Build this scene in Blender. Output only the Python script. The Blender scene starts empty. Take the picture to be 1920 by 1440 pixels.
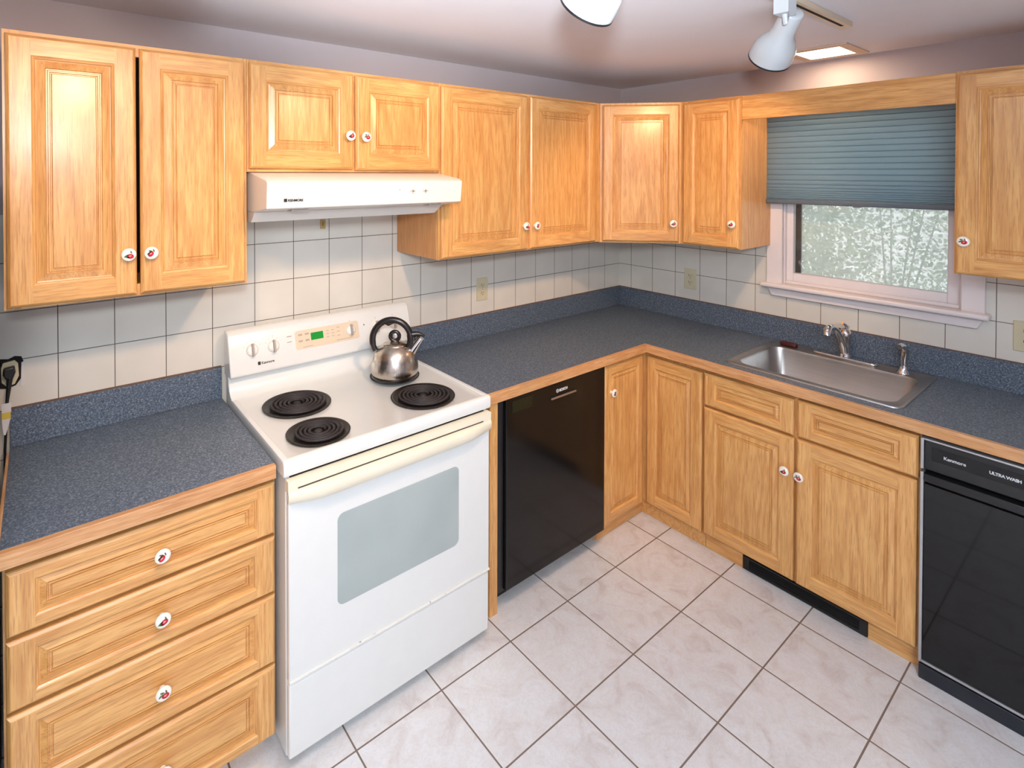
import bpy, bmesh, math, random
from mathutils import Vector, Matrix
random.seed(7)
PI = math.pi
S = bpy.context.scene
C = S.collection

# ------------------------------------------------------------------ camera
cam_data = bpy.data.cameras.new('camera')
cam = bpy.data.objects.new('camera', cam_data)
C.objects.link(cam)
YAW, PIT, ROL = 0.664037, -0.013460, 0.001483
_cy, _sy, _cp, _sp = math.cos(YAW), math.sin(YAW), math.cos(PIT), math.sin(PIT)
F = Vector((_sy * _cp, _cy * _cp, _sp)); R = Vector((_cy, -_sy, 0)); U = R.cross(F)
R2 = R * math.cos(ROL) + U * math.sin(ROL); U2 = -R * math.sin(ROL) + U * math.cos(ROL)
m = Matrix.Identity(4)
for i in range(3):
    m[i][0] = R2[i]; m[i][1] = U2[i]; m[i][2] = -F[i]
m[0][3], m[1][3], m[2][3] = -2.93535, -2.17316, 1.69982
cam.matrix_world = m
cam_data.sensor_fit = 'HORIZONTAL'; cam_data.sensor_width = 36
cam_data.lens = 1027.351 / 1920 * 36
cam_data.shift_x = 81.324 / 1920
cam_data.shift_y = -380.21 / 1920
cam_data.clip_start = 0.02
S.camera = cam

# ------------------------------------------------------------------ exposure and world
S.view_settings.view_transform = 'Standard'
S.view_settings.look = 'None'
S.view_settings.gamma = 1
S.view_settings.use_curve_mapping = False
S.view_settings.exposure = -0.29
S.cycles.use_denoising = True
S.cycles.max_bounces = 8
S.cycles.diffuse_bounces = 4
S.cycles.glossy_bounces = 4
S.cycles.transparent_max_bounces = 12
S.cycles.sample_clamp_indirect = 6
S.cycles.caustics_reflective = False
S.cycles.caustics_refractive = False
W = bpy.data.worlds.new('daylight'); S.world = W; W.use_nodes = True
bg = W.node_tree.nodes['Background']
bg.inputs[0].default_value = (0.93, 0.97, 1.0, 1); bg.inputs[1].default_value = 3.4

def light(name, kind, loc, power, color, size=0.1, aim=None, **kw):
    d = bpy.data.lights.new(name, kind); d.energy = power; d.color = color
    if kind == 'AREA':
        d.shape = 'DISK'; d.size = size
    else:
        d.shadow_soft_size = size
    for k, v in kw.items(): setattr(d, k, v)
    o = bpy.data.objects.new(name, d); C.objects.link(o); o.location = loc
    if aim is not None:
        o.rotation_euler = Vector(aim).to_track_quat('-Z', 'Y').to_euler()
    return o
FLASH = (-2.94, -2.22, 1.88)
light('camera_flash', 'SPOT', FLASH, 88, (0.90, 0.95, 1.0), 0.06, (0.64, 0.74, 0.30), spot_size=math.radians(124), spot_blend=1.0)
light('bounce_flash', 'SPOT', FLASH, 420, (0.88, 0.95, 1.0), 0.06, (0.42, 0.50, 0.72), spot_size=math.radians(98), spot_blend=0.5)
# soft fill added behind the camera, out of view; no fixture stands there
light('rear_fill_light', 'AREA', (-3.3, -3.2, 2.20), 118, (0.84, 0.93, 1.0), 0.8, (0, 0, -1))
sun = light('sun', 'SUN', (3, 3, 6), 4.0, (1.0, 0.97, 0.9), 0.02, (0.35, -0.6, -0.75))
WARM = (1.0, 0.61, 0.33)

# ------------------------------------------------------------------ materials
def lin(c):
    return tuple(((x / 255) / 12.92 if x / 255 <= 0.04045 else ((x / 255 + 0.055) / 1.055) ** 2.4) for x in c)
class NT:
    def __init__(s, name):
        s.m = bpy.data.materials.new(name); s.m.use_nodes = True
        s.t = s.m.node_tree; s.n = s.t.nodes; s.l = s.t.links
        s.b = s.n['Principled BSDF']; s.out = s.n['Material Output']
    def add(s, t, **kw):
        n = s.n.new(t)
        for k, v in kw.items(): setattr(n, k, v)
        return n
    def link(s, a, b): s.l.new(a, b)
    def val(s, sock, v):
        if hasattr(v, 'is_linked') or isinstance(v, bpy.types.NodeSocket): s.l.new(v, sock)
        else: sock.default_value = v
    def math(s, op, a, b=0.0, c=0.0):
        n = s.add('ShaderNodeMath', operation=op)
        for i, v in enumerate((a, b, c)): s.val(n.inputs[i], v)
        return n.outputs[0]
    def coord(s, scale=(1, 1, 1), rnd=True, kind='Object'):
        tc = s.add('ShaderNodeTexCoord'); mp = s.add('ShaderNodeMapping')
        mp.inputs['Scale'].default_value = scale
        s.link(tc.outputs[kind], mp.inputs['Vector'])
        if rnd:
            oi = s.add('ShaderNodeObjectInfo')
            v = s.math('MULTIPLY', oi.outputs['Random'], 37.0)
            s.link(v, mp.inputs['Location'])
        return mp.outputs[0]
    def noise(s, vec, scale, detail=3, rough=0.55, dist=0.0):
        n = s.add('ShaderNodeTexNoise'); s.link(vec, n.inputs['Vector'])
        n.inputs['Scale'].default_value = scale; n.inputs['Detail'].default_value = detail
        n.inputs['Roughness'].default_value = rough; n.inputs['Distortion'].default_value = dist
        return n.outputs[0]
    def ramp(s, fac, stops):
        n = s.add('ShaderNodeValToRGB'); s.link(fac, n.inputs[0])
        e = n.color_ramp.elements
        while len(e) < len(stops): e.new(0.5)
        for i, (p, c) in enumerate(stops):
            e[i].position = p; e[i].color = (*c, 1)
        return n.outputs[0]
    def mix(s, fac, a, b):
        n = s.add('ShaderNodeMix', data_type='RGBA')
        s.val(n.inputs[0], fac)
        for sock, v in ((n.inputs[6], a), (n.inputs[7], b)):
            if isinstance(v, tuple): sock.default_value = (*v, 1) if len(v) == 3 else v
            else: s.link(v, sock)
        return n.outputs[2]
    def bump(s, h, strength, dist=0.001):
        n = s.add('ShaderNodeBump'); n.inputs['Strength'].default_value = strength
        n.inputs['Distance'].default_value = dist
        s.link(h, n.inputs['Height']); s.link(n.outputs[0], s.b.inputs['Normal'])

def plain(name, rgb, rough=0.5, metal=0.0, var=0.04, scale=18, coat=0.0, spec=0.5, em=None, ems=0):
    t = NT(name); v = t.coord()
    c = lin(rgb)
    f = t.noise(v, scale, 3)
    lo = tuple(x * (1 - var) for x in c); hi = tuple(min(1, x * (1 + var)) for x in c)
    t.link(t.ramp(f, [(0.3, lo), (0.7, hi)]), t.b.inputs['Base Color'])
    t.b.inputs['Roughness'].default_value = rough; t.b.inputs['Metallic'].default_value = metal
    t.b.inputs['Coat Weight'].default_value = coat; t.b.inputs['Coat Roughness'].default_value = 0.12
    t.b.inputs['Specular IOR Level'].default_value = spec
    if em:
        t.b.inputs['Emission Color'].default_value = (*lin(em), 1); t.b.inputs['Emission Strength'].default_value = ems
    return t.m

def oak(name, axis, light_c=(226, 176, 111), dark_c=(202, 146, 82), rough=0.34):
    """honey oak, grain running along AXIS of the object's own space"""
    t = NT(name)
    sc = [1.0, 1.0, 1.0]; sc[axis] = 0.09
    v = t.coord(tuple(sc))
    big = t.noise(v, 5.5, 2, 0.5, 0.35)
    rings = t.math('SINE', t.math('MULTIPLY', big, 95.0))
    rings = t.math('MULTIPLY_ADD', rings, 0.5, 0.5)
    rings = t.math('POWER', rings, 2.6)
    streak = t.noise(v, 85, 4, 0.62)
    sc2 = [1.0, 1.0, 1.0]; sc2[axis] = 0.035
    v2 = t.coord(tuple(sc2))
    pores = t.noise(v2, 420, 2, 0.5)
    tone = t.noise(t.coord((1, 1, 1)), 2.2, 1)
    base = t.ramp(streak, [(0.28, lin(dark_c)), (0.68, lin(light_c))])
    base = t.mix(t.math('MULTIPLY', rings, 0.48), base, lin((190, 130, 70)))
    pm = t.ramp(pores, [(0.36, (1, 1, 1)), (0.47, (0, 0, 0))])
    base = t.mix(t.math('MULTIPLY', pm, 0.42), base, lin((150, 92, 44)))
    oi = t.add('ShaderNodeObjectInfo')
    hs = t.add('ShaderNodeHueSaturation'); hs.inputs['Saturation'].default_value = 1.0
    t.link(t.math('MULTIPLY_ADD', tone, 0.22, 0.90), hs.inputs['Value'])
    t.link(base, hs.inputs['Color'])
    t.link(hs.outputs[0], t.b.inputs['Base Color'])
    t.b.inputs['Roughness'].default_value = rough
    t.b.inputs['Coat Weight'].default_value = 0.28; t.b.inputs['Coat Roughness'].default_value = 0.20
    t.bump(pores, 0.12, 0.0006)
    return t.m

OAK_V = oak('oak_grain_upright', 2)
OAK_H = oak('oak_grain_level', 0)
OAK_D = oak('oak_grain_deep', 1)
OAKS = [OAK_V, OAK_H, OAK_D]
OAK_EDGE = oak('oak_edge_band', 0, (214, 166, 118), (188, 134, 86), 0.4)
OAK_EDGE_D = oak('oak_edge_band_deep', 1, (214, 166, 118), (188, 134, 86), 0.4)
OAK_DARK = oak('oak_side_panel', 2, (205, 145, 86), (188, 124, 66), 0.45)
DARK = plain('dark_gap', (16, 12, 10), 0.9)

def laminate():
    t = NT('blue_speckled_laminate'); v = t.coord(rnd=False)
    n = t.noise(v, 190, 3, 0.65, 0.6)
    n2 = t.noise(v, 70, 2, 0.5)
    a = t.ramp(n, [(0.37, lin((50, 61, 78))), (0.51, lin((84, 98, 114))), (0.65, lin((150, 160, 170)))])
    b = t.ramp(n2, [(0.35, lin((62, 72, 88))), (0.65, lin((92, 104, 118)))])
    t.link(t.mix(0.30, a, b), t.b.inputs['Base Color'])
    t.b.inputs['Roughness'].default_value = 0.42
    t.bump(n, 0.15, 0.0006)
    return t.m
LAM = laminate()

def walltile():
    """white glazed wall tile with grey joints below, flat paint above (both walls, world space)"""
    t = NT('white_wall_tile')
    g = t.add('ShaderNodeNewGeometry'); sp = t.add('ShaderNodeSeparateXYZ'); t.link(g.outputs['Position'], sp.inputs[0])
    nm = t.add('ShaderNodeSeparateXYZ'); t.link(g.outputs['True Normal'], nm.inputs[0])
    T, TZ = 0.1524, 0.14946
    def joint(c, off, per):
        x = t.math('DIVIDE', t.math('SUBTRACT', c, off), per)
        f = t.math('SUBTRACT', x, t.math('ROUND', x))
        return t.math('LESS_THAN', t.math('MULTIPLY', t.math('ABSOLUTE', f), per), 0.0013)
    ja = joint(sp.outputs['X'], -0.1503, T); jb = joint(sp.outputs['Y'], -0.0882, T)
    isb = t.math('GREATER_THAN', t.math('ABSOLUTE', nm.outputs['X']), 0.5)
    jh = joint(sp.outputs['Z'], 1.1271, TZ)
    ju = t.math('ADD', t.math('MULTIPLY', ja, t.math('SUBTRACT', 1.0, isb)), t.math('MULTIPLY', jb, isb))
    j = t.math('MINIMUM', t.math('ADD', ju, jh), 1.0)
    v = t.coord(rnd=False)
    n = t.noise(v, 5, 2)
    tile = t.ramp(n, [(0.3, lin((214, 212, 204))), (0.7, lin((224, 222, 214)))])
    t.link(t.mix(j, tile, lin((92, 84, 78))), t.b.inputs['Base Color'])
    t.link(t.math('MULTIPLY_ADD', j, 0.5, 0.3), t.b.inputs['Roughness'])
    t.bump(t.math('SUBTRACT', 1.0, j), 0.5, 0.001)
    return t.m
TILE = walltile()

def floortile():
    t = NT('marbled_floor_tile')
    g = t.add('ShaderNodeNewGeometry'); sp = t.add('ShaderNodeSeparateXYZ'); t.link(g.outputs['Position'], sp.inputs[0])
    P = 0.3068
    def jf(c, off):
        x = t.math('DIVIDE', t.math('SUBTRACT', c, off), P)
        r = t.math('ROUND', x)
        cell = t.math('FLOOR', x)
        return t.math('MULTIPLY', t.math('ABSOLUTE', t.math('SUBTRACT', x, r)), P), cell
    dx, cx = jf(sp.outputs['X'], -1.5993); dy, cy = jf(sp.outputs['Y'], -0.7175)
    d = t.math('MINIMUM', dx, dy)
    j = t.math('LESS_THAN', d, 0.0026)
    cell = t.add('ShaderNodeCombineXYZ'); t.link(cx, cell.inputs[0]); t.link(cy, cell.inputs[1])
    vm = t.add('ShaderNodeVectorMath', operation='MULTIPLY'); t.link(cell.outputs[0], vm.inputs[0]); vm.inputs[1].default_value = (3.37, 5.71, 0)
    va = t.add('ShaderNodeVectorMath', operation='ADD'); t.link(vm.outputs[0], va.inputs[0]); t.link(g.outputs['Position'], va.inputs[1])
    v = va.outputs[0]
    a = t.noise(v, 9, 5, 0.62, 1.2); b = t.noise(v, 26, 4, 0.6, 1.8); c = t.noise(v, 4.0, 2)
    base = t.ramp(a, [(0.30, lin((208, 201, 200))), (0.46, lin((224, 223, 224))), (0.62, lin((229, 231, 234))), (0.8, lin((216, 219, 224)))])
    vein = t.ramp(b, [(0.44, (0, 0, 0)), (0.50, (1, 1, 1)), (0.56, (0, 0, 0))])
    base = t.mix(t.math('MULTIPLY', vein, 0.14), base, lin((165, 156, 154)))
    base = t.mix(t.math('MULTIPLY', c, 0.22), base, lin((220, 210, 206)))
    t.link(t.mix(j, base, lin((120, 104, 94))), t.b.inputs['Base Color'])
    t.link(t.math('MULTIPLY_ADD', j, 0.5, 0.32), t.b.inputs['Roughness'])
    t.bump(t.math('MINIMUM', t.math('MULTIPLY', d, 160), 1.0), 0.4, 0.0015)
    return t.m
FLOOR = floortile()

PAINT = plain('mauve_grey_wall_paint', (172, 162, 165), 0.75, var=0.02, scale=3)
CEILP = plain('ceiling_paint', (222, 221, 228), 0.85, var=0.025, scale=2)
WHITEP = plain('white_gloss_trim_paint', (226, 220, 222), 0.35, var=0.02)
ENAMEL = plain('white_enamel', (228, 231, 230), 0.18, var=0.01, coat=0.4)
ENAMEL_HOOD = plain('white_hood_enamel', (224, 220, 214), 0.3, var=0.01)
CREAM = plain('yellowed_cream_plastic', (231, 224, 204), 0.35, var=0.03, scale=6)
PANELTAN = plain('beige_control_overlay', (222, 206, 182), 0.4, var=0.02)
KNOBW = plain('white_appliance_plastic', (238, 234, 228), 0.3, var=0.01)
GREYP = plain('grey_plastic', (170, 162, 156), 0.4)
PRINT = plain('dark_print', (60, 52, 50), 0.6)
PRINTL = plain('pale_print', (178, 166, 156), 0.6)
LOGO = plain('black_logo_badge', (28, 26, 26), 0.4)
COIL = plain('black_heating_coil', (44, 39, 40), 0.62, var=0.15, spec=0.35)
PAN = plain('blackened_drip_pan', (34, 28, 24), 0.4, metal=0.3, var=0.3, scale=40)
BLACKG = plain('gloss_black_panel', (14, 12, 12), 0.15, var=0.02, spec=0.35)
BLACKG2 = plain('mirror_black_door', (17, 17, 18), 0.05, var=0.02, spec=0.4)
BLACKS = plain('satin_black_plastic', (22, 22, 24), 0.35, var=0.05)
BLACKM = plain('black_metal_grille', (18, 17, 17), 0.5)
ALU = plain('aluminium_trim', (190, 192, 194), 0.35, metal=0.7)
CERAM = plain('white_ceramic', (244, 240, 230), 0.15, var=0.02, coat=0.6)
FRUIT = plain('painted_red_fruit', (178, 28, 44), 0.25, var=0.35, scale=160)
FRUITL = plain('painted_pink_highlight', (236, 138, 138), 0.25)
LEAFP = plain('painted_green_leaf', (74, 104, 64), 0.3, var=0.3, scale=200)
BLACKH = plain('black_phenolic_handle', (24, 19, 18), 0.3, var=0.05)
ALMOND = plain('almond_outlet_plastic', (205, 198, 168), 0.35, var=0.02)
OUTD = plain('outlet_slot_dark', (50, 42, 34), 0.6)
SOAP = plain('dark_red_soap', (74, 24, 20), 0.35, var=0.2, scale=60)
LAMPW = plain('white_lamp_enamel', (198, 206, 212), 0.25, var=0.01, coat=0.3)
TRACKM = plain('beige_track_metal', (206, 190, 168), 0.4, var=0.03)
CORDB = plain('black_cord_rubber', (20, 18, 17), 0.45)
PAPER = plain('white_paper_tag', (226, 226, 230), 0.7)
YELLOW = plain('yellow_tag_band', (214, 188, 84), 0.6)
FRIDGE = plain('black_refrigerator_side', (20, 16, 15), 0.5)
CAULK = plain('dark_caulk_line', (98, 76, 66), 0.8)
BULB = plain('frosted_bulb', (255, 236, 205), 0.4, em=(255, 214, 160), ems=6)
LENS = plain('lit_frosted_lens', (255, 250, 240), 0.4, em=(255, 244, 226), ems=5.0)
LCD = plain('black_display_window', (14, 24, 14), 0.2)
GREEND = plain('green_lit_display', (10, 120, 40), 0.3, em=(20, 130, 40), ems=0.55)

def steel(name, rgb, rough, aniso_axis=None, scale=(1, 1, 1)):
    t = NT(name); v = t.coord(scale)
    n = t.noise(v, 140, 3, 0.6)
    c = lin(rgb)
    t.link(t.ramp(n, [(0.3, tuple(x * 0.9 for x in c)), (0.7, c)]), t.b.inputs['Base Color'])
    t.b.inputs['Metallic'].default_value = 1.0
    t.link(t.math('MULTIPLY_ADD', n, 0.12, rough - 0.06), t.b.inputs['Roughness'])
    return t.m
STEEL_SINK = steel('brushed_stainless_sink', (176, 174, 172), 0.36, scale=(0.05, 1, 1))
STEEL_KETTLE = steel('brushed_stainless_kettle', (206, 196, 186), 0.26, scale=(1, 1, 0.04))
CHROME = steel('polished_chrome', (226, 226, 228), 0.08)

def ovenglass():
    t = NT('grey_oven_window')
    t.b.inputs['Base Color'].default_value = (*lin((166, 178, 178)), 1)
    v = t.coord(); n = t.noise(v, 4, 2)
    t.link(t.ramp(n, [(0.3, lin((160, 172, 172))), (0.7, lin((172, 183, 182)))]), t.b.inputs['Base Color'])
    t.b.inputs['Roughness'].default_value = 0.12
    t.b.inputs['Coat Weight'].default_value = 0.5; t.b.inputs['Coat Roughness'].default_value = 0.03
    return t.m
OVENG = ovenglass()

def glassmat():
    t = NT('window_glass')
    tr = t.add('ShaderNodeBsdfTransparent'); gl = t.add('ShaderNodeBsdfGlossy')
    gl.inputs['Roughness'].default_value = 0.03
    fr = t.add('ShaderNodeFresnel'); fr.inputs[0].default_value = 1.45
    mx = t.add('ShaderNodeMixShader')
    t.link(fr.outputs[0], mx.inputs[0]); t.link(tr.outputs[0], mx.inputs[1]); t.link(gl.outputs[0], mx.inputs[2])
    t.link(mx.outputs[0], t.out.inputs[0])
    return t.m
GLASS = glassmat()
def screenmat():
    t = NT('insect_screen_mesh')
    tr = t.add('ShaderNodeBsdfTransparent'); df = t.add('ShaderNodeBsdfDiffuse')
    tl = t.add('ShaderNodeBsdfTranslucent')
    c = (*lin((206, 210, 208)), 1)
    df.inputs[0].default_value = c; tl.inputs[0].default_value = c
    a = t.add('ShaderNodeMixShader'); a.inputs[0].default_value = 0.5
    t.link(df.outputs[0], a.inputs[1]); t.link(tl.outputs[0], a.inputs[2])
    v = t.coord((1, 1, 6), rnd=False); n = t.noise(v, 14, 3)
    mx = t.add('ShaderNodeMixShader')
    t.link(t.math('MULTIPLY_ADD', n, 0.4, 0.40), mx.inputs[0])
    t.link(tr.outputs[0], mx.inputs[1]); t.link(a.outputs[0], mx.inputs[2])
    t.link(mx.outputs[0], t.out.inputs[0])
    return t.m
SCREEN = screenmat()
def shademat():
    t = NT('blue_cellular_fabric')
    v = t.coord((1, 8, 8)); n = t.noise(v, 60, 3)
    t.link(t.ramp(n, [(0.3, lin((134, 156, 168))), (0.7, lin((148, 170, 180)))]), t.b.inputs['Base Color'])
    t.b.inputs['Roughness'].default_value = 0.85
    tl = t.add('ShaderNodeBsdfTranslucent'); tl.inputs[0].default_value = (*lin((190, 216, 232)), 1)
    mx = t.add('ShaderNodeMixShader'); mx.inputs[0].default_value = 0.68
    t.link(t.b.outputs[0], mx.inputs[1]); t.link(tl.outputs[0], mx.inputs[2]); t.link(mx.outputs[0], t.out.inputs[0])
    return t.m
SHADE = shademat()
SHADE_RAIL = plain('slate_blue_rail', (84, 98, 110), 0.5)
LEAF = []
for nm, c in (('leaf_green', (96, 128, 74)), ('leaf_sunlit_pale', (168, 186, 150)), ('leaf_sunlit_white', (206, 214, 200)), ('leaf_dark', (66, 92, 56))):  # the two palest colours put sunlit highlights into the leaves
    t = NT(nm); v = t.coord(); n = t.noise(v, 3, 2); cc = lin(c)
    t.link(t.ramp(n, [(0.3, tuple(x * .8 for x in cc)), (0.7, cc)]), t.b.inputs['Base Color'])
    t.b.inputs['Roughness'].default_value = 0.6
    tl = t.add('ShaderNodeBsdfTranslucent'); tl.inputs[0].default_value = (*cc, 1)
    mx = t.add('ShaderNodeMixShader'); mx.inputs[0].default_value = 0.4
    t.link(t.b.outputs[0], mx.inputs[1]); t.link(tl.outputs[0], mx.inputs[2]); t.link(mx.outputs[0], t.out.inputs[0])
    LEAF.append(t.m)
BARK = plain('bark', (92, 78, 64), 0.9)
LAWN = plain('lawn_ground', (104, 122, 78), 0.95, var=0.3, scale=8)

# ------------------------------------------------------------------ mesh builder
class MB:
    def __init__(s): s.v = []; s.f = []; s.m = []
    def quad(s, pts, mi=0):
        b = len(s.v); s.v += [tuple(p) for p in pts]; s.f.append(tuple(range(b, b + len(pts)))); s.m.append(mi); return s
    def box(s, x0, x1, y0, y1, z0, z1, mi=0):
        b = len(s.v)
        s.v += [(x, y, z) for z in (z0, z1) for y in (y0, y1) for x in (x0, x1)]
        for q in ((0, 1, 3, 2), (4, 6, 7, 5), (0, 4, 5, 1), (2, 3, 7, 6), (0, 2, 6, 4), (1, 5, 7, 3)):
            s.f.append(tuple(b + i for i in q)); s.m.append(mi)
        return s
    def prism(s, poly, a0, a1, axis='x', mi=0):
        """poly in the two other axes (y,z for x; x,z for y; x,y for z), swept a0..a1"""
        def P(p, a):
            return {'x': (a, p[0], p[1]), 'y': (p[0], a, p[1]), 'z': (p[0], p[1], a)}[axis]
        b = len(s.v); n = len(poly)
        s.v += [P(p, a0) for p in poly] + [P(p, a1) for p in poly]
        s.f.append(tuple(range(b, b + n))); s.m.append(mi)
        s.f.append(tuple(range(b + 2 * n - 1, b + n - 1, -1))); s.m.append(mi)
        for i in range(n):
            j = (i + 1) % n
            s.f.append((b + i, b + j, b + n + j, b + n + i)); s.m.append(mi)
        return s
    def lathe(s, prof, c, axis=(0, 0, 1), seg=32, mi=0, mis=None):
        """prof: list of (radius, height along axis) from point c"""
        ax = Vector(axis).normalized(); c = Vector(c)
        t = Vector((1, 0, 0)) if abs(ax.x) < 0.9 else Vector((0, 1, 0))
        e1 = ax.cross(t).normalized(); e2 = ax.cross(e1)
        rings = []
        for r, h in prof:
            if r < 1e-6:
                rings.append([len(s.v)]); s.v.append(tuple(c + ax * h))
            else:
                rings.append(list(range(len(s.v), len(s.v) + seg)))
                for k in range(seg):
                    a = 2 * PI * k / seg
                    s.v.append(tuple(c + ax * h + e1 * (r * math.cos(a)) + e2 * (r * math.sin(a))))
        for i in range(len(rings) - 1):
            A, B = rings[i], rings[i + 1]; mm = mis[i] if mis else mi
            for k in range(seg):
                k2 = (k + 1) % seg
                if len(A) == 1 and len(B) == 1: continue
                if len(A) == 1: s.f.append((A[0], B[k], B[k2]))
                elif len(B) == 1: s.f.append((A[k], A[k2], B[0]))
                else: s.f.append((A[k], A[k2], B[k2], B[k]))
                s.m.append(mm)
        return s
    def tube(s, pts, r, seg=10, mi=0, caps=True):
        pts = [Vector(p) for p in pts]; n = len(pts)
        rr = r if isinstance(r, (list, tuple)) else [r] * n
        prev = None; rings = []
        for i, p in enumerate(pts):
            d = (pts[min(i + 1, n - 1)] - pts[max(i - 1, 0)]).normalized()
            if prev is None:
                t = Vector((0, 0, 1)) if abs(d.z) < 0.9 else Vector((1, 0, 0))
                e1 = d.cross(t).normalized()
            else:
                e1 = (prev - d * prev.dot(d)).normalized()
            prev = e1; e2 = d.cross(e1)
            rings.append(list(range(len(s.v), len(s.v) + seg)))
            for k in range(seg):
                a = 2 * PI * k / seg
                s.v.append(tuple(p + e1 * (rr[i] * math.cos(a)) + e2 * (rr[i] * math.sin(a))))
        for i in range(n - 1):
            A, B = rings[i], rings[i + 1]
            for k in range(seg):
                k2 = (k + 1) % seg
                s.f.append((A[k], A[k2], B[k2], B[k])); s.m.append(mi)
        if caps:
            s.f.append(tuple(rings[0][::-1])); s.m.append(mi)
            s.f.append(tuple(rings[-1])); s.m.append(mi)
        return s
    def disc(s, c, ru, rz, n=16, rot=0, mi=0):
        """flat ellipse facing -y at c"""
        b = len(s.v)
        for k in range(n):
            a = 2 * PI * k / n; x = ru * math.cos(a); z = rz * math.sin(a)
            s.v.append((c[0] + x * math.cos(rot) - z * math.sin(rot), c[1], c[2] + x * math.sin(rot) + z * math.cos(rot)))
        s.f.append(tuple(range(b, b + n))); s.m.append(mi)
        return s

def make(name, mb, mats, parent=None, off=(0, 0, 0), bevel=0, seg=2, smooth=True, ang=38, sub=0):
    if not isinstance(mats, (list, tuple)): mats = [mats]
    me = bpy.data.meshes.new(name)
    me.from_pydata([(v[0] - off[0], v[1] - off[1], v[2] - off[2]) for v in mb.v], [], mb.f)
    for mt in mats: me.materials.append(mt)
    me.polygons.foreach_set('material_index', mb.m)
    bm = bmesh.new(); bm.from_mesh(me)
    bmesh.ops.recalc_face_normals(bm, faces=bm.faces)
    bm.to_mesh(me); bm.free()
    if smooth:
        me.polygons.foreach_set('use_smooth', [True] * len(me.polygons))
        me.set_sharp_from_angle(angle=math.radians(ang))
    me.update()
    o = bpy.data.objects.new(name, me); C.objects.link(o)
    if parent is not None: o.parent = parent
    if bevel:
        b = o.modifiers.new('bevel', 'BEVEL'); b.width = bevel; b.segments = seg; b.limit_method = 'ANGLE'
        b.angle_limit = math.radians(40); b.harden_normals = False
    if sub:
        b = o.modifiers.new('sub', 'SUBSURF'); b.levels = sub; b.render_levels = sub
    return o

class Thing:
    """A thing on wall A (u = x, v = y), wall B (u = -y, v = x) or any rotated frame"""
    def __init__(s, name, label, cat, frame, o, group=None, extra=0.0):
        s.o = o
        s.e = bpy.data.objects.new(name, None); C.objects.link(s.e)
        s.e.empty_display_size = 0.05
        if frame == 'A': s.e.location = o
        elif frame == 'B': s.e.location = (o[1], -o[0], o[2]); s.e.rotation_euler = (0, 0, -PI / 2)
        s.e.rotation_euler.z += extra
        s.e['label'] = label; s.e['category'] = cat
        if group: s.e['group'] = group
    def part(s, name, mb, mats, parent=None, label=None, **kw):
        o = make(name, mb, mats, parent or s.e, s.o, **kw)
        if label: o['label'] = label
        return o
def solo(name, mb, mats, label, cat, frame='A', o=(0, 0, 0), group=None, **kw):
    ob = make(name, mb, mats, None, o, **kw)
    if frame == 'A': ob.location = o
    else: ob.location = (o[1], -o[0], o[2]); ob.rotation_euler = (0, 0, -PI / 2)
    ob['label'] = label; ob['category'] = cat
    if group: ob['group'] = group
    return ob
def struct(name, mb, mats, parent=None, **kw):
    ob = make(name, mb, mats, parent, **kw)
    if parent is None: ob['kind'] = 'structure'
    return ob

def text_mb(s, size, u, v, z, mi=0, shear=0.0, depth=0.0006, spacing=1.0, bold=0.0, tilt=0.0):
    """lettering facing -v; u,z = lower left corner"""
    cu = bpy.data.curves.new('lettering', 'FONT'); cu.body = s; cu.size = size; cu.extrude = depth
    cu.shear = shear; cu.space_character = spacing; cu.offset = bold
    ob = bpy.data.objects.new('lettering', cu); C.objects.link(ob)
    dg = bpy.context.evaluated_depsgraph_get()
    me = bpy.data.meshes.new_from_object(ob.evaluated_get(dg))
    mb = MB()
    ct, st = math.cos(tilt), math.sin(tilt)
    for p in me.vertices:
        zz, vv = p.co.y, -p.co.z
        mb.v.append((u + p.co.x, v + vv * ct + zz * st, z + zz * ct))
    for f in me.polygons: mb.f.append(tuple(f.vertices)); mb.m.append(mi)
    bpy.data.objects.remove(ob); bpy.data.curves.remove(cu); bpy.data.meshes.remove(me)
    return mb

# ------------------------------------------------------------------ room shell
CZ = 2.243
X0, Y0 = -4.6, -4.3
struct('floor', MB().box(X0, 0.12, Y0, 0.12, -0.06, 0), FLOOR, smooth=False)
struct('ceiling', MB().box(X0, 0.12, Y0, 0.12, CZ, CZ + 0.06), CEILP, smooth=False)
TT = 1.575
mb = MB().box(X0, 0.12, 0.0, 0.12, 0, TT, 0).box(X0, 0.12, 0.0, 0.12, TT, CZ, 1)
struct('wall_back', mb, [TILE, PAINT], smooth=False)
# window wall with opening: y -0.985..-1.66, z 1.15..1.98
WY0, WY1, WZ0, WZ1 = -1.662, -0.985, 1.150, 2.0
mb = MB()
for (a, b) in ((WY1, 0.0), (Y0, WY0)):
    mb.box(0, 0.12, a, b, 0, TT, 0); mb.box(0, 0.12, a, b, TT, CZ, 1)
mb.box(0, 0.12, WY0, WY1, 0, WZ0, 0); mb.box(0, 0.12, WY0, WY1, WZ1, CZ, 1)
struct('wall_right', mb, [TILE, PAINT], smooth=False)
struct('wall_left', MB().box(X0 - 0.1, X0, Y0, 0.12, 0, CZ), PAINT, smooth=False)
struct('wall_front', MB().box(X0 - 0.1, 0.12, Y0 - 0.1, Y0, 0, CZ), PAINT, smooth=False)

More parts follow.
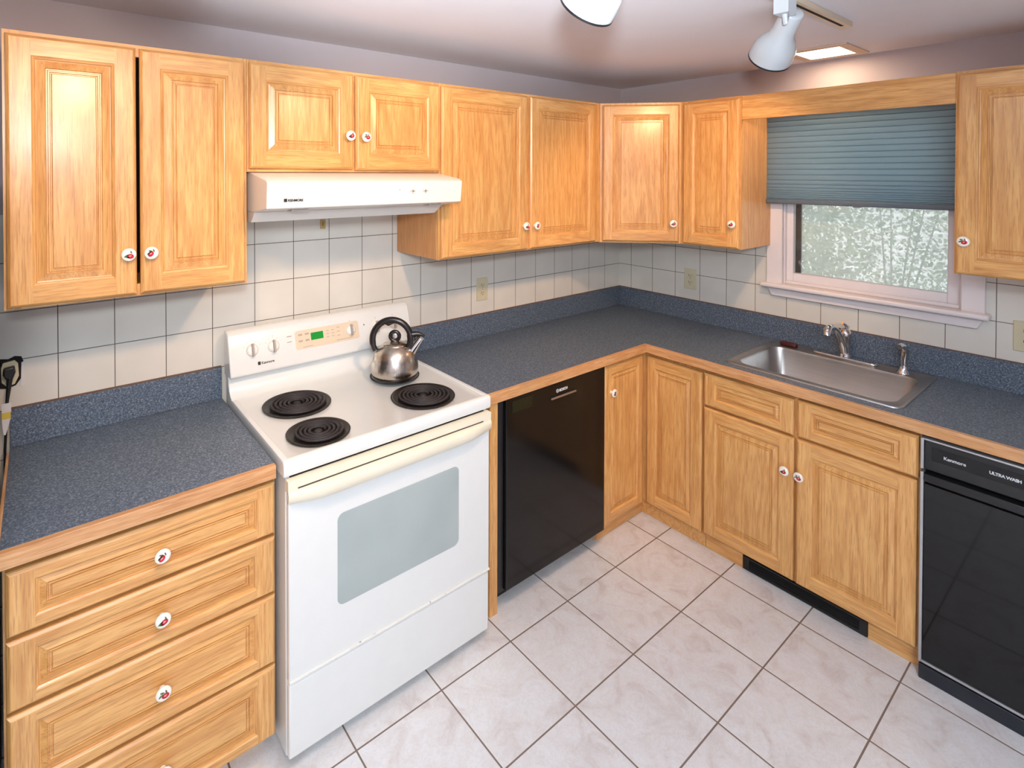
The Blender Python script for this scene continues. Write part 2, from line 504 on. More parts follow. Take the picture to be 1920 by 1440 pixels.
# window
wr = bpy.data.objects.new('window_1', None); C.objects.link(wr); wr['kind'] = 'structure'; wr.location = (0, -1.32, 1.15)
wo = (0, -1.32, 1.15)
cas = MB().box(-0.018, 0, -0.985, -0.912, WZ0, 2.05).box(-0.018, 0, -1.735, -1.662, WZ0, 2.05).box(-0.018, 0, -1.735, -0.912, WZ1, 2.06)
cas.box(0.0, 0.11, -0.992, -0.985, WZ0, WZ1).box(0.0, 0.11, -1.662, -1.655, WZ0, WZ1).box(0, 0.11, -1.655, -0.992, WZ1 - 0.008, WZ1)
make('casing', cas, WHITEP, wr, wo, bevel=0.003)
st = MB().box(-0.055, 0.11, -1.752, -0.893, 1.131, 1.153)
make('sill', st, WHITEP, wr, wo, bevel=0.008, seg=3)
ap = MB().prism([(-0.915, 1.131), (-1.733, 1.131), (-1.712, 1.088), (-0.938, 1.088)], -0.02, 0.0, 'x')
make('apron', ap, WHITEP, wr, wo, bevel=0.003)
sash = MB()
sash.box(0.02, 0.05, -1.023, -0.992, 1.153, 1.99).box(0.02, 0.05, -1.655, -1.613, 1.153, 1.99)
sash.box(0.02, 0.05, -1.613, -1.023, 1.153, 1.208).box(0.02, 0.05, -1.613, -1.023, 1.60, 1.64)
sash.box(0.045, 0.075, -1.613, -1.023, 1.95, 1.99).box(0.006, 0.02, -1.655, -0.992, 1.153, 1.168)
make('sash', sash, WHITEP, wr, wo, bevel=0.003)
make('pane', MB().box(0.033, 0.037, -1.613, -1.023, 1.208, 1.95), GLASS, wr, wo, smooth=False)
make('insect_screen', MB().box(0.088, 0.089, -1.655, -0.992, 1.16, 1.99), SCREEN, wr, wo, smooth=False)
fr = MB().box(0.08, 0.1, -1.035, -0.992, 1.153, 1.99).box(0.08, 0.1, -1.655, -1.63, 1.153, 1.99).box(0.08, 0.1, -1.63, -1.035, 1.153, 1.19)
make('screen_frame', fr, plain('dark_screen_frame', (70, 66, 64), 0.6), wr, wo)

# ------------------------------------------------------------------ oak doors, knobs, cabinets
def door_mb(u0, u1, z0, z1, vf, th=0.0178, fw=0.052, rail=None, k=1.0, panel=0):
    """raised-panel front facing -v. slots: 0 upright grain, 1 level grain"""
    rail = fw if rail is None else rail
    if vf < -0.5: th = 0.0233
    mb = MB()
    def loop(du, dz, v): return [(u0 + du, v, z0 + dz), (u1 - du, v, z0 + dz), (u1 - du, v, z1 - dz), (u0 + du, v, z1 - dz)]
    b = loop(0, 0, vf + th)
    mb.quad(b[::-1], panel)
    seq = [(0, 0, th), (0, 0, 0.008), (0.0015, 0.0015, 0.0055), (0.0065, 0.0065, 0.0008), (0.0085, 0.0085, 0.0)]
    prev = loop(*[seq[0][0], seq[0][1], vf + seq[0][2]])
    def ring(prev, nxt, fm=None):
        for i in range(4):
            j = (i + 1) % 4
            mi = fm if fm is not None else (1 if i in (0, 2) else 0)
            mb.quad([prev[i], prev[j], nxt[j], nxt[i]], mi)
    for s_ in seq[1:]:
        nx = loop(s_[0], s_[1], vf + s_[2]); ring(prev, nx); prev = nx
    # flat frame: upright stiles full height, rails butted between
    o = prev; i_ = loop(fw, rail, vf)
    iu0, iu1 = i_[0][0], i_[1][0]; iz0, iz1 = i_[0][2], i_[2][2]
    ou0, ou1 = o[0][0], o[1][0]; oz0, oz1 = o[0][2], o[2][2]
    mb.quad([(ou0, vf, oz0), (iu0, vf, oz0), (iu0, vf, oz1), (ou0, vf, oz1)], 0)
    mb.quad([(iu1, vf, oz0), (ou1, vf, oz0), (ou1, vf, oz1), (iu1, vf, oz1)], 0)
    mb.quad([(iu0, vf, oz0), (iu1, vf, oz0), (iu1, vf, iz0), (iu0, vf, iz0)], 1)
    mb.quad([(iu0, vf, iz1), (iu1, vf, iz1), (iu1, vf, oz1), (iu0, vf, oz1)], 1)
    prev = i_
    for d, h in [(0.002, 0.002), (0.007, 0.0045), (0.0085, 0.0085), (0.011, 0.009)]:
        nx = loop(fw + d * k, rail + d * k, vf + h); ring(prev, nx); prev = nx
    for d, h in [(0.029, 0.0035), (0.0305, 0.0085), (0.0335, 0.0085), (0.035, 0.005), (0.0385, 0.005), (0.040, 0.0085), (0.042, 0.0085), (0.044, 0.0045)]:
        nx = loop(fw + d * k, rail + d * k, vf + h); ring(prev, nx, panel); prev = nx
    mb.quad(prev, panel)
    return mb

def knob_mb(u, v, z, var=0, tilt=0.0):
    """painted ceramic knob standing out toward -v. slots ceramic, red, pink, green"""
    mb = MB()
    prof = [(0.0, 0.0), (0.0075, 0.0), (0.0065, 0.006), (0.0075, 0.011), (0.014, 0.014), (0.0183, 0.0175), (0.0187, 0.0195), (0.0172, 0.0225), (0.013, 0.0243), (0.006, 0.0247), (0, 0.0248)]
    mb.lathe(prof, (u, v, z), (0, -1, 0), 24, 0)
    a = [0.3, -0.5, 2.4, 0.9][var % 4]
    q = v - 0.0260
    cx, cz = 0.0035 * math.cos(a), -0.003 + 0.002 * math.sin(a)
    mb.disc((u + cx, q + 0.0004, z + cz), 0.0086, 0.0068, 16, a * 0.4, 1)
    mb.disc((u + cx - 0.0005, q - 0.0003, z + cz + 0.001), 0.0036, 0.0024, 10, 0.5, 2)
    mb.disc((u - 0.0070, q + 0.0004, z + 0.0005 - 0.003 * (var % 2)), 0.0062, 0.0024, 10, 0.6, 3)
    mb.disc((u - 0.004, q + 0.0004, z + 0.0070 - 0.0135 * (var % 2)), 0.0054, 0.0021, 10, -0.3, 3)
    mb.disc((u + 0.005, q + 0.0004, z + 0.0075), 0.0046, 0.0018, 10, 1.9, 3)
    return mb
KM = [CERAM, FRUIT, FRUITL, LEAFP]
_kn = [0]
def add_door(T, u0, u1, z0, z1, vf, knob=None, fw=0.052, rail=None, k=1.0, panel=0, name='door', bev=0.0):
    d = T.part(name, door_mb(u0, u1, z0, z1, vf, fw=fw, rail=rail, k=k, panel=panel), [OAK_V, OAK_H], ang=25)
    if knob:
        _kn[0] += 1
        T.part('knob', knob_mb(knob[0], vf, knob[1], _kn[0]), KM, parent=d, ang=50)
    return d

def carcass(u0, u1, vb, vf, z0, z1, rails=(), centre=None, st=0.034, top=True):
    """open-fronted box with a face frame. slots 0 upright, 1 level, 2 dark side, 3 inside"""
    mb = MB(); t = 0.016; ft = 0.019
    mb.box(u0, u0 + t, vf + ft, vb, z0, z1, 2).box(u1 - t, u1, vf + ft, vb, z0, z1, 2)
    mb.box(u0 + t, u1 - t, vf + ft, vb, z0, z0 + t, 1)
    if top: mb.box(u0 + t, u1 - t, vf + ft, vb, z1 - t, z1, 1)
    mb.box(u0 + t, u1 - t, vb - 0.008, vb, z0 + t, z1 - t, 3)
    mb.box(u0, u0 + st, vf, vf + ft, z0, z1, 0).box(u1 - st, u1, vf, vf + ft, z0, z1, 0)
    mb.box(u0 + st, u1 - st, vf, vf + ft, z1 - st, z1, 1).box(u0 + st, u1 - st, vf, vf + ft, z0, z0 + st, 1)
    for c in (centre or ()):
        mb.box(c - 0.02, c + 0.02, vf + 0.0006, vf + ft, z0 + st, z1 - st, 0)
    for r in rails:
        mb.box(u0 + st, u1 - st, vf, vf + ft, r - 0.016, r + 0.016, 1)
    return mb
BM = [OAK_V, OAK_H, OAK_DARK, DARK]
UB, UT, UF = 1.345, 2.070, -0.330       # upper cabinets: bottom, top, frame face
G = 'honey oak wall cabinets with raised panel doors'

T = Thing('wall_cabinet', 'tall two-door oak wall cabinet at the far left, bright glare on its left door', 'cabinet', 'A', (-2.71, -0.16, UB), G)
T.part('body', carcass(-3.010, -2.408, -0.001, UF, UB, UT), BM)
add_door(T, -3.004, -2.7165, UB + 0.006, UT - 0.011, UF - 0.018, (-2.739, 1.470))
add_door(T, -2.7075, -2.415, UB + 0.006, UT - 0.011, UF - 0.018, (-2.683, 1.470))
T = Thing('wall_cabinet', 'short two-door oak wall cabinet directly above the white range hood', 'cabinet', 'A', (-2.03, -0.16, 1.708), G)
T.part('body', carcass(-2.4065, -1.6515, -0.001, UF, 1.7055, UT, centre=(-2.031,)), BM)
add_door(T, -2.402, -2.0355, 1.716, UT - 0.011, UF - 0.018, (-2.057, 1.836))
add_door(T, -2.0265, -1.6555, 1.712, UT - 0.011, UF - 0.018, (-1.995, 1.834))
T = Thing('wall_cabinet', 'wide two-door oak wall cabinet between the hood and the corner cabinet', 'cabinet', 'A', (-1.14, -0.16, UB), G)
T.part('body', carcass(-1.650, -0.618, -0.001, UF, UB, UT, centre=(-1.1465,)), BM)
add_door(T, -1.644, -1.157, UB + 0.005, UT - 0.011, UF - 0.018, (-1.184, 1.461))
add_door(T, -1.139, -0.668, UB + 0.005, UT - 0.011, UF - 0.018, (-1.114, 1.459))
# corner cabinet: body in world frame, door in a frame turned 45 degrees
T = Thing('wall_cabinet', 'angled one-door oak corner cabinet where the two walls meet', 'cabinet', 'A', (-0.30, -0.30, UB), G)
pl = [(-0.001, -0.001), (-0.616, -0.001), (-0.616, -0.330), (-0.330, -0.622), (-0.001, -0.622)]
T.part('body', MB().prism(pl, UB - 0.004, UT, 'z'), [OAK_V])
# child frame for the angled face
dl = Vector((-0.616, -0.330, 0)); dr = Vector((-0.330, -0.622, 0))
L = (dr - dl).length; ang = math.atan2(dr.y - dl.y, dr.x - dl.x)
mid = (dl + dr) / 2
def rot_mb(mb, ang, c, off):
    ca, sa = math.cos(ang), math.sin(ang)
    r = MB(); r.f = mb.f; r.m = mb.m
    r.v = [(c[0] + x * ca - y * sa, c[1] + x * sa + y * ca, z) for x, y, z in mb.v]
    return r
def local_part(T, name, mb, mats, turn, c, parent=None, **kw):
    """mesh kept in its own turned frame so the grain follows the piece"""
    o = make(name, mb, mats, parent or T.e, (0, 0, 0), **kw)
    if parent is None:
        o.location = (c[0] - T.o[0], c[1] - T.o[1], -T.o[2]); o.rotation_euler = (0, 0, turn)
    return o
d = local_part(T, 'door', door_mb(-L / 2 + 0.012, L / 2 - 0.012, UB + 0.004, UT - 0.011, -0.0185, fw=0.05), [OAK_V, OAK_H], ang, mid, ang=25)
local_part(T, 'knob', knob_mb(L / 2 - 0.045, -0.0185, 1.447, 3), KM, ang, mid, parent=d, smooth=True)
T = Thing('wall_cabinet', 'narrow one-door oak wall cabinet immediately left of the window', 'cabinet', 'B', (0.78, -0.16, UB), G)
T.part('body', carcass(0.6225, 0.930, -0.001, UF, UB - 0.003, UT), [OAK_V, OAK_H, oak('oak_pale_side_panel', 2, (222, 172, 112), (206, 150, 92), 0.4), DARK])
add_door(T, 0.641, 0.9265, UB + 0.001, UT - 0.011, UF - 0.018, (0.903, 1.463))
T = Thing('wall_cabinet', 'oak wall cabinet cut off by the right edge, just right of the window', 'cabinet', 'B', (2.05, -0.16, UB), G)
T.part('body', carcass(1.697, 2.40, -0.001, UF, UB - 0.003, UT), BM)
add_door(T, 1.702, 2.046, UB, UT - 0.011, UF - 0.018, (1.728, 1.463))
add_door(T, 2.054, 2.394, UB, UT - 0.011, UF - 0.018, (2.080, 1.463))
solo('valance_board', MB().box(0.9305, 1.6965, UF, UF + 0.019, 1.957, 2.068), [OAK_H], 'plain oak valance board bridging the two cabinets above the window', 'valance', 'B', (1.31, UF, 1.957), bevel=0.0015)

# base cabinets
CT, CB, CF = 0.866, 0.828, -0.610     # counter top, underside, front edge
BF = -0.572                           # face frame plane
DF = BF - 0.0235                       # door faces
T = Thing('drawer_cabinet', 'oak base cabinet with four drawers, left of the white range', 'cabinet', 'A', (-2.70, -0.30, 0))
T.part('body', carcass(-3.008, -2.402, -0.004, BF, 0.066, CB - 0.001, rails=(0.6555, 0.4855, 0.2795)), BM)
T.part('toe_kick', MB().box(-3.0, -2.42, -0.52, -0.50, 0.0, 0.066), [OAK_H])
for (a, b) in ((0.660, 0.809), (0.490, 0.651), (0.284, 0.481), (0.071, 0.275)):
    kz = (a + b) / 2 - 0.004
    add_door(T, -3.003, -2.4065, a, b, DF, (-2.697, kz), fw=0.052, rail=0.030, k=0.72, panel=1, name='drawer_front')

T = Thing('end_panel', 'narrow upright oak panel between the range and the black dishwasher', 'panel', 'A', (-1.57, -0.30, 0))
T.part('board', MB().box(-1.594, -1.5545, DF + 0.003, -0.03, 0.0, CB - 0.001), [OAK_V], bevel=0.001)

T = Thing('corner_base_cabinet', 'oak corner base cabinet with two narrow doors folding at the inner corner', 'cabinet', 'A', (-0.45, -0.45, 0))
b = MB()
b.box(-0.914, -0.895, DF + 0.008, -0.004, 0.078, CB - 0.001, 0)
b.prism([(-0.895, -0.004), (-0.895, BF), (BF, BF), (BF, -0.890), (-0.004, -0.890), (-0.004, -0.004)], 0.078, CB - 0.001, 'z', 0)
T.part('body', b, [OAK_V])
T.part('toe_kick', MB().box(-0.914, -0.552, -0.556, -0.54, 0, 0.078, 0).box(-0.556, -0.54, -0.891, -0.556, 0, 0.078, 0), [OAK_H])
add_door(T, -0.9035, -0.6085, 0.082, 0.817, DF, (-0.862, 0.692), fw=0.042, k=0.7)
# second leaf faces the other way: own frame turned with wall B
dB = local_part(T, 'door', door_mb(0.601, 0.886, 0.080, 0.806, DF, fw=0.050, k=0.8), [OAK_V, OAK_H], -PI / 2, (0, 0), ang=25)

T = Thing('sink_base_cabinet', 'oak base cabinet under the sink, two false drawers over two doors', 'cabinet', 'B', (1.28, -0.30, 0))
T.part('body', carcass(0.8925, 1.665, -0.004, BF, 0.078, CB - 0.001, rails=(0.662,), centre=(1.275,), top=False), BM)
T.part('toe_kick', MB().box(0.893, 1.058, -0.556, -0.54, 0, 0.077).box(1.513, 1.664, -0.556, -0.54, 0, 0.077).box(1.058, 1.513, -0.556, -0.54, 0.062, 0.077), [OAK_H])
add_door(T, 0.8965, 1.2675, 0.664, 0.808, DF, None, fw=0.05, rail=0.034, k=0.6, panel=1, name='false_drawer_front')
add_door(T, 1.2815, 1.660, 0.666, 0.811, DF, None, fw=0.05, rail=0.034, k=0.6, panel=1, name='false_drawer_front')
add_door(T, 0.8965, 1.2695, 0.083, 0.655, DF, (1.243, 0.520), k=0.9)
add_door(T, 1.2795, 1.657, 0.081, 0.657, DF, (1.296, 0.518), k=0.9)

# floor register in the toe kick
T = Thing('floor_register', 'black metal heating register in the toe kick under the sink', 'vent', 'B', (1.285, -0.556, 0))
rg = MB().box(1.060, 1.511, -0.560, -0.545, 0.002, 0.010).box(1.060, 1.511, -0.560, -0.545, 0.050, 0.058)
rg.box(1.060, 1.085, -0.560, -0.545, 0.010, 0.050).box(1.486, 1.511, -0.560, -0.545, 0.010, 0.050)
T.part('frame', rg, BLACKM, bevel=0.001)
sl = MB()
for k in range(4): sl.prism([(-0.558, 0.012 + k * 0.0098), (-0.548, 0.017 + k * 0.0098), (-0.548, 0.0185 + k * 0.0098), (-0.558, 0.0135 + k * 0.0098)], 1.085, 1.486, 'x')
T.part('louvres', sl, BLACKM)
T.part('backing', MB().box(1.062, 1.509, -0.541, -0.538, 0.003, 0.057), DARK)

# counters
def edge(mb, u0, u1, mi=1): mb.box(u0, u1, CF, CF + 0.019, CB, CT, mi)
T = Thing('countertop', 'short blue speckled laminate counter left of the range', 'countertop', 'A', (-2.70, -0.30, CB))
T.part('top', MB().box(-3.012, -2.4085, CF + 0.019, -0.001, CB, CT), LAM, bevel=0.0005)
e = MB(); edge(e, -3.012, -2.4085, 0); e2 = e
e2.box(-3.020, -3.0121, CF, -0.06, CB, CT, 1)
T.part('edge_band', e2, [OAK_EDGE, OAK_EDGE_D], bevel=0.0015)
T.part('backsplash', MB().box(-3.012, -2.4085, -0.016, -0.0005, CT + 0.0002, 0.9815), LAM, bevel=0.001)
T.part('caulk', MB().box(-3.012, -2.4085, -0.015, -0.0004, 0.9816, 0.984), CAULK)
T = Thing('countertop', 'long L-shaped blue speckled laminate counter holding the sink', 'countertop', 'A', (-0.30, -0.30, CB))
SX0, SX1, SY0, SY1 = -0.520, -0.062, -1.583, -0.985     # sink cut-out (x, y)
t = MB(); q = CF + 0.019
t.box(-1.627, -0.001, q, -0.001, CB, CT)
t.box(q, -0.001, SY1, q, CB, CT).box(q, SX0, SY0, SY1, CB, CT).box(SX1, -0.001, SY0, SY1, CB, CT).box(q, -0.001, -2.285, SY0, CB, CT)
T.part('top', t, LAM)
e = MB(); edge(e, -1.627, CF, 0)
e.box(CF, CF + 0.019, -2.285, CF + 0.019, CB, CT, 1)
T.part('edge_band', e, [OAK_EDGE, OAK_EDGE_D], bevel=0.0015)
T.part('backsplash', MB().box(-1.627, -0.001, -0.016, -0.0005, CT + 0.0002, 0.9815).box(-0.016, -0.0005, -2.285, -0.016, CT + 0.0002, 0.9815), LAM, bevel=0.001)
T.part('caulk', MB().box(-1.627, -0.001, -0.015, -0.0004, 0.9816, 0.984).box(-0.015, -0.0004, -2.285, -0.015, 0.9816, 0.984), CAULK)

# ------------------------------------------------------------------ range
T = Thing('electric_range', 'white freestanding electric range with coil burners and backguard', 'range', 'A', (-2.02, -0.34, 0))
RX0, RX1, RF, CTZ = -2.402, -1.640, -0.652, 0.886
T.part('body', MB().box(-2.392, -1.648, -0.636, -0.03, 0.03, 0.845), ENAMEL, bevel=0.004)
for x in (-2.36, -1.68):
    for y in (-0.60, -0.08): T.part('levelling_foot', MB().lathe([(0, 0), (0.016, 0), (0.012, 0.012), (0.012, 0.032), (0, 0.032)], (x, y, 0), seg=12), BLACKS)
# cooktop: rounded front lip, raised rim, curved riser at the rear
cross = [(RF + 0.004, 0.842), (RF, 0.850), (RF, CTZ - 0.008), (RF + 0.003, CTZ - 0.001), (RF + 0.010, CTZ + 0.002), (RF + 0.022, CTZ + 0.001), (RF + 0.030, CTZ - 0.002),
         (-0.150, CTZ - 0.002), (-0.132, CTZ - 0.001), (-0.119, CTZ + 0.003), (-0.104, CTZ + 0.011), (-0.090, CTZ + 0.026), (-0.081, CTZ + 0.046), (-0.077, CTZ + 0.078), (-0.05, CTZ + 0.080), (-0.05, 0.842)]
ck = MB().prism(cross, RX0, RX1, 'x')
ck.prism([(RF + 0.006, CTZ - 0.01), (RF + 0.010, CTZ + 0.0022), (-0.120, CTZ + 0.0022), (-0.115, CTZ - 0.01)], RX0 + 0.0005, RX0 + 0.018, 'x')
ck.prism([(RF + 0.006, CTZ - 0.01), (RF + 0.010, CTZ + 0.0022), (-0.120, CTZ + 0.0022), (-0.115, CTZ - 0.01)], RX1 - 0.018, RX1 - 0.0005, 'x')
T.part('cooktop', ck, ENAMEL, bevel=0.0025, seg=3, ang=50)
BURN = [(-2.226, -0.287, 0.104, 5), (-2.250, -0.532, 0.086, 4), (-1.837, -0.501, 0.104, 5), (-1.813, -0.257, 0.086, 4)]
for (bx, by, br, nt) in BURN:
    z = CTZ - 0.002
    pan = MB().lathe([(br + 0.012, 0.0002), (br + 0.013, 0.0035), (br + 0.009, 0.005), (br + 0.003, 0.003), (br - 0.010, -0.001), (0.02, -0.0012), (0, -0.0012)], (bx, by, z + 0.0026), seg=48)
    po = T.part('burner', pan, PAN, ang=60)
    pts = []; turns = nt; N = turns * 40
    r0, r1 = 0.022, br - 0.010
    for i in range(N + 1):
        a = 2 * PI * i / 40; r = r0 + (r1 - r0) * i / N
        pts.append((bx + r * math.cos(a), by + r * math.sin(a), z + 0.009))
    cl = MB().tube(pts, 0.0048, 8)
    T.part('coil', cl, COIL, parent=po, ang=60)
    T.part('coil_centre', MB().lathe([(0, 0.010), (0.010, 0.010), (0.013, 0.007), (0.013, 0.001), (0, 0.001)], (bx, by, z), seg=20), COIL, parent=po, ang=50)
# backguard
bgx = [(-0.028, 0.960), (-0.106, 0.960), (-0.113, 0.966), (-0.111, 0.978), (-0.072, 1.104), (-0.062, 1.116), (-0.048, 1.120), (-0.028, 1.120)]
gp = T.part('backguard', MB().prism(bgx, RX0 - 0.001, RX1 + 0.003, 'x'), ENAMEL, bevel=0.006, seg=3, ang=50)
T.part('backguard_base', MB().box(RX0 + 0.012, RX1 - 0.010, -0.076, -0.03, 0.885, 0.960), ENAMEL)
tl = math.atan2(0.038, 0.126)        # lean of the control face
ct_, st_ = math.cos(tl), math.sin(tl)
def face(z):  # v of the control face at height z
    return -0.110 + (z - 0.978) * (0.038 / 0.126)
def on_face(mb, z0):
    """mesh drawn around (v=0, z=0) leaned onto the control face at height z0"""
    r = MB(); r.f = mb.f; r.m = mb.m
    r.v = [(x, face(z0) + y * ct_ + z * st_, z0 + z * ct_ - y * st_) for x, y, z in mb.v]
    return r
def dial(u, zc, r=0.022):
    k = MB().lathe([(0, 0.0), (r, 0.0), (r, 0.004), (r - 0.004, 0.010), (r - 0.009, 0.012), (0, 0.012)], (u, 0, 0), (0, -1, 0), 28, 0)
    k.prism([(u - 0.0045, -0.011), (u + 0.0045, -0.011), (u + 0.003, -0.023), (u - 0.003, -0.023)], -r - 0.001, r + 0.001, 'z', 1)
    o = T.part('control_knob', on_face(k, zc), [KNOBW, GREYP], parent=None, ang=50)
    tk = MB()
    for i in range(11):
        a = math.radians(-60 + i * 30)
        x, z = (r + 0.010) * math.cos(a), (r + 0.010) * math.sin(a)
        tk.disc((u + x, -0.0004, z), 0.0013, 0.0013, 6)
    tk.disc((u, -0.0004, r + 0.016), 0.002, 0.002, 6)
    T.part('dial_marks', on_face(tk, zc), PRINTL, parent=o, smooth=False)
for u in (-2.321, -2.243): dial(u, 1.046)
for u in (-1.806, -1.722): dial(u, 1.046)
ov = MB()
ru0, ru1, rz = -2.158, -1.888, 0.036
pts = []
for cx, cz, a0 in ((ru1 - 0.01, rz - 0.01, 0), (ru0 + 0.01, rz - 0.01, 90), (ru0 + 0.01, -rz + 0.01, 180), (ru1 - 0.01, -rz + 0.01, 270)):
    for k in range(5):
        a = math.radians(a0 + k * 22.5); pts.append((cx + 0.01 * math.cos(a), cz + 0.01 * math.sin(a)))
ov.prism(pts, -0.0012, 0.001, 'y')
pn = T.part('control_overlay', on_face(ov, 1.049), PANELTAN, bevel=0.0)
dl_ = MB().box(-2.095, -2.044, -0.0022, -0.0008, -0.008, 0.020)
T.part('display', on_face(dl_, 1.049), GREEND, parent=pn, label='green lit clock display')
marks = [(x, x + 0.016, z, z + 0.007) for (x, z) in ((-2.145, 0.016), (-2.118, 0.016), (-2.145, -0.008), (-2.118, -0.008))]
marks += [(x, x + 0.010, 0.016 - i * 0.012, 0.0185 - i * 0.012) for i in range(3) for x in (-2.030, -2.008)]
marks += [(-1.985, -1.972, 0.022 - i * 0.016, 0.0245 - i * 0.016) for i in range(3)] + [(-2.13, -2.09, -0.030, -0.028), (-1.99, -1.93, -0.028, -0.026)]
for (xa, xb, za, zb) in marks:
    T.part('button_mark', on_face(MB().box(xa, xb, -0.0018, -0.001, za, zb), 1.049), PRINTL, parent=pn, smooth=False)
dial(-1.925, 1.052, 0.021)
bd = text_mb('Kenmore', 0.013, -2.292, -0.0006, 0.0, spacing=0.95, bold=0.0003)
bd.box(-2.305, -2.295, -0.0012, 0.0, -0.001, 0.011)
T.part('badge', on_face(bd, 0.992), LOGO, smooth=False)
lt = MB().lathe([(0, 0), (0.003, 0), (0.002, 0.002), (0, 0.0025)], (-1.862, 0, 0), (0, -1, 0), 12)
T.part('indicator_light', on_face(lt, 1.062), PRINT)
for z in (1.068, 1.048): T.part('warning_print', MB().box(-2.19, -2.172, face(z) - 0.0012, face(z) + 0.001, z, z + 0.003), PRINTL, smooth=False)
# oven door
OD0, OD1 = -2.391, -1.652
od = MB().box(OD0, OD1, -0.658, -0.637, 0.258, 0.832)
dr_ = T.part('oven_door', od, ENAMEL, bevel=0.004, seg=3)
wn = []
for cx, cz, a0 in ((-1.814, 0.664, 0), (-2.222, 0.664, 90), (-2.222, 0.427, 180), (-1.814, 0.427, 270)):
    for k in range(7):
        a = math.radians(a0 + k * 15); wn.append((cx + 0.022 * math.cos(a), cz + 0.020 * math.sin(a)))
T.part('oven_window', MB().prism(wn, -0.6592, -0.6575, 'y'), OVENG, parent=dr_, smooth=False)
# cream handle: full-width band with a bowed grip
hb = MB()
hb.box(OD0 - 0.003, OD1 + 0.003, -0.664, -0.640, 0.800, 0.834)
n = 24; prev = None
for i in range(n + 1):
    s_ = i / n; x = OD0 - 0.003 + (OD1 - OD0 + 0.006) * s_
    w = 1 - (2 * s_ - 1) ** 2
    out = 0.664 + 0.020 * min(1, w * 2.2); low = 0.768 - 0.006 * min(1, w * 1.6)
    sec = [(x, -0.658, 0.806), (x, -out, 0.804), (x, -out - 0.004, 0.796), (x, -out - 0.002, low + 0.010), (x, -out + 0.006, low), (x, -0.662, low + 0.004), (x, -0.658, low + 0.012)]
    b0 = len(hb.v); hb.v += sec
    if prev is not None:
        for k in range(7):
            k2 = (k + 1) % 7
            hb.f.append((prev + k, prev + k2, b0 + k2, b0 + k)); hb.m.append(0)
    else:
        hb.f.append(tuple(range(b0, b0 + 7))); hb.m.append(0)
    prev = b0
hb.f.append(tuple(range(prev, prev + 7))[::-1]); hb.m.append(0)
ho = T.part('door_handle', hb, CREAM, parent=dr_, ang=60, label='yellowed cream oven door handle')
T.part('vent_slot', MB().box(-2.366, -1.686, -0.6655, -0.660, 0.8085, 0.8115), OUTD, parent=dr_)
T.part('door_gasket', MB().box(OD0 + 0.01, OD1 - 0.01, -0.6365, -0.630, 0.24, 0.842), BLACKS)
ct = NT('chipped_white_trim'); cv = ct.coord((1, 1, 1)); cn = ct.noise(cv, 38, 2, 0.5)
ct.link(ct.ramp(cn, [(0.66, lin((232, 230, 224))), (0.70, lin((96, 76, 62)))]), ct.b.inputs['Base Color']); ct.b.inputs['Roughness'].default_value = 0.4
T.part('door_bottom_trim', MB().box(OD0, OD1, -0.662, -0.640, 0.2545, 0.2615), ct.m, parent=dr_, bevel=0.001)
T.part('storage_drawer', MB().box(OD0, OD1 - 0.002, -0.658, -0.637, 0.036, 0.249), ENAMEL, bevel=0.005, seg=3)

# ------------------------------------------------------------------ range hood
T = Thing('range_hood', 'white under-cabinet range hood above the range', 'range hood', 'A', (-2.03, -0.25, 1.54))
HX0, HX1 = -2.394, -1.652
hd = MB().prism([(-0.002, 1.705), (-0.315, 1.705), (-0.478, 1.681), (-0.494, 1.672), (-0.486, 1.592), (-0.478, 1.590), (-0.355, 1.574), (-0.002, 1.574)], HX0, HX1, 'x')
T.part('canopy', hd, ENAMEL_HOOD, bevel=0.003, seg=2)
sk = MB()
a = [(HX0 + 0.002, -0.362), (HX1 - 0.002, -0.362), (HX1 - 0.002, -0.006), (HX0 + 0.002, -0.006)]
bq = [(HX0 + 0.002, -0.325), (HX1 - 0.014, -0.325), (HX1 - 0.014, -0.006), (HX0 + 0.002, -0.006)]
base = len(sk.v)
sk.v += [(x, y, 1.5745) for x, y in a] + [(x, y, 1.540) for x, y in bq]
for i in range(4): sk.f.append((i, (i + 1) % 4, 4 + (i + 1) % 4, 4 + i)); sk.m.append(0)
sk.f.append((4, 5, 6, 7)); sk.m.append(0); sk.f.append((3, 2, 1, 0)); sk.m.append(0)
T.part('lower_skirt', sk, ENAMEL_HOOD, ang=20)
for x in (-2.30, -1.77): T.part('filter_tab', MB().box(x, x + 0.055, -0.44, -0.40, 1.579, 1.586), GREYP)
bd = text_mb('KENMORE', 0.0105, -2.330, -0.4915, 1.613, bold=0.0003); bd.box(-2.342, -2.333, -0.4925, -0.486, 1.612, 1.622)
T.part('badge', bd, LOGO, smooth=False)
T.part('indicator_light', MB().lathe([(0, 0), (0.003, 0), (0.003, 0.002), (0, 0.002)], (-1.929, -0.4905, 1.643), (0, -1, 0), 10), PRINTL)
for x in (-1.885, -1.83): T.part('control_switch', MB().box(x, x + 0.022, -0.4925, -0.488, 1.636, 1.639).box(x + 0.008, x + 0.014, -0.4925, -0.488, 1.630, 1.644), PRINTL)
# small brass-coloured hook plate under the hood
solo('wall_hook', MB().box(-2.019, -1.997, -0.006, 0, 1.470, 1.508).box(-2.012, -2.004, -0.018, -0.005, 1.480, 1.487).box(-2.012, -2.004, -0.020, -0.015, 1.480, 1.498),
     plain('aged_brass', (190, 168, 110), 0.4, metal=0.3), 'tiny cream hook plate on the tiles right under the hood', 'hook', 'A', (-2.008, 0, 1.47), bevel=0.002)

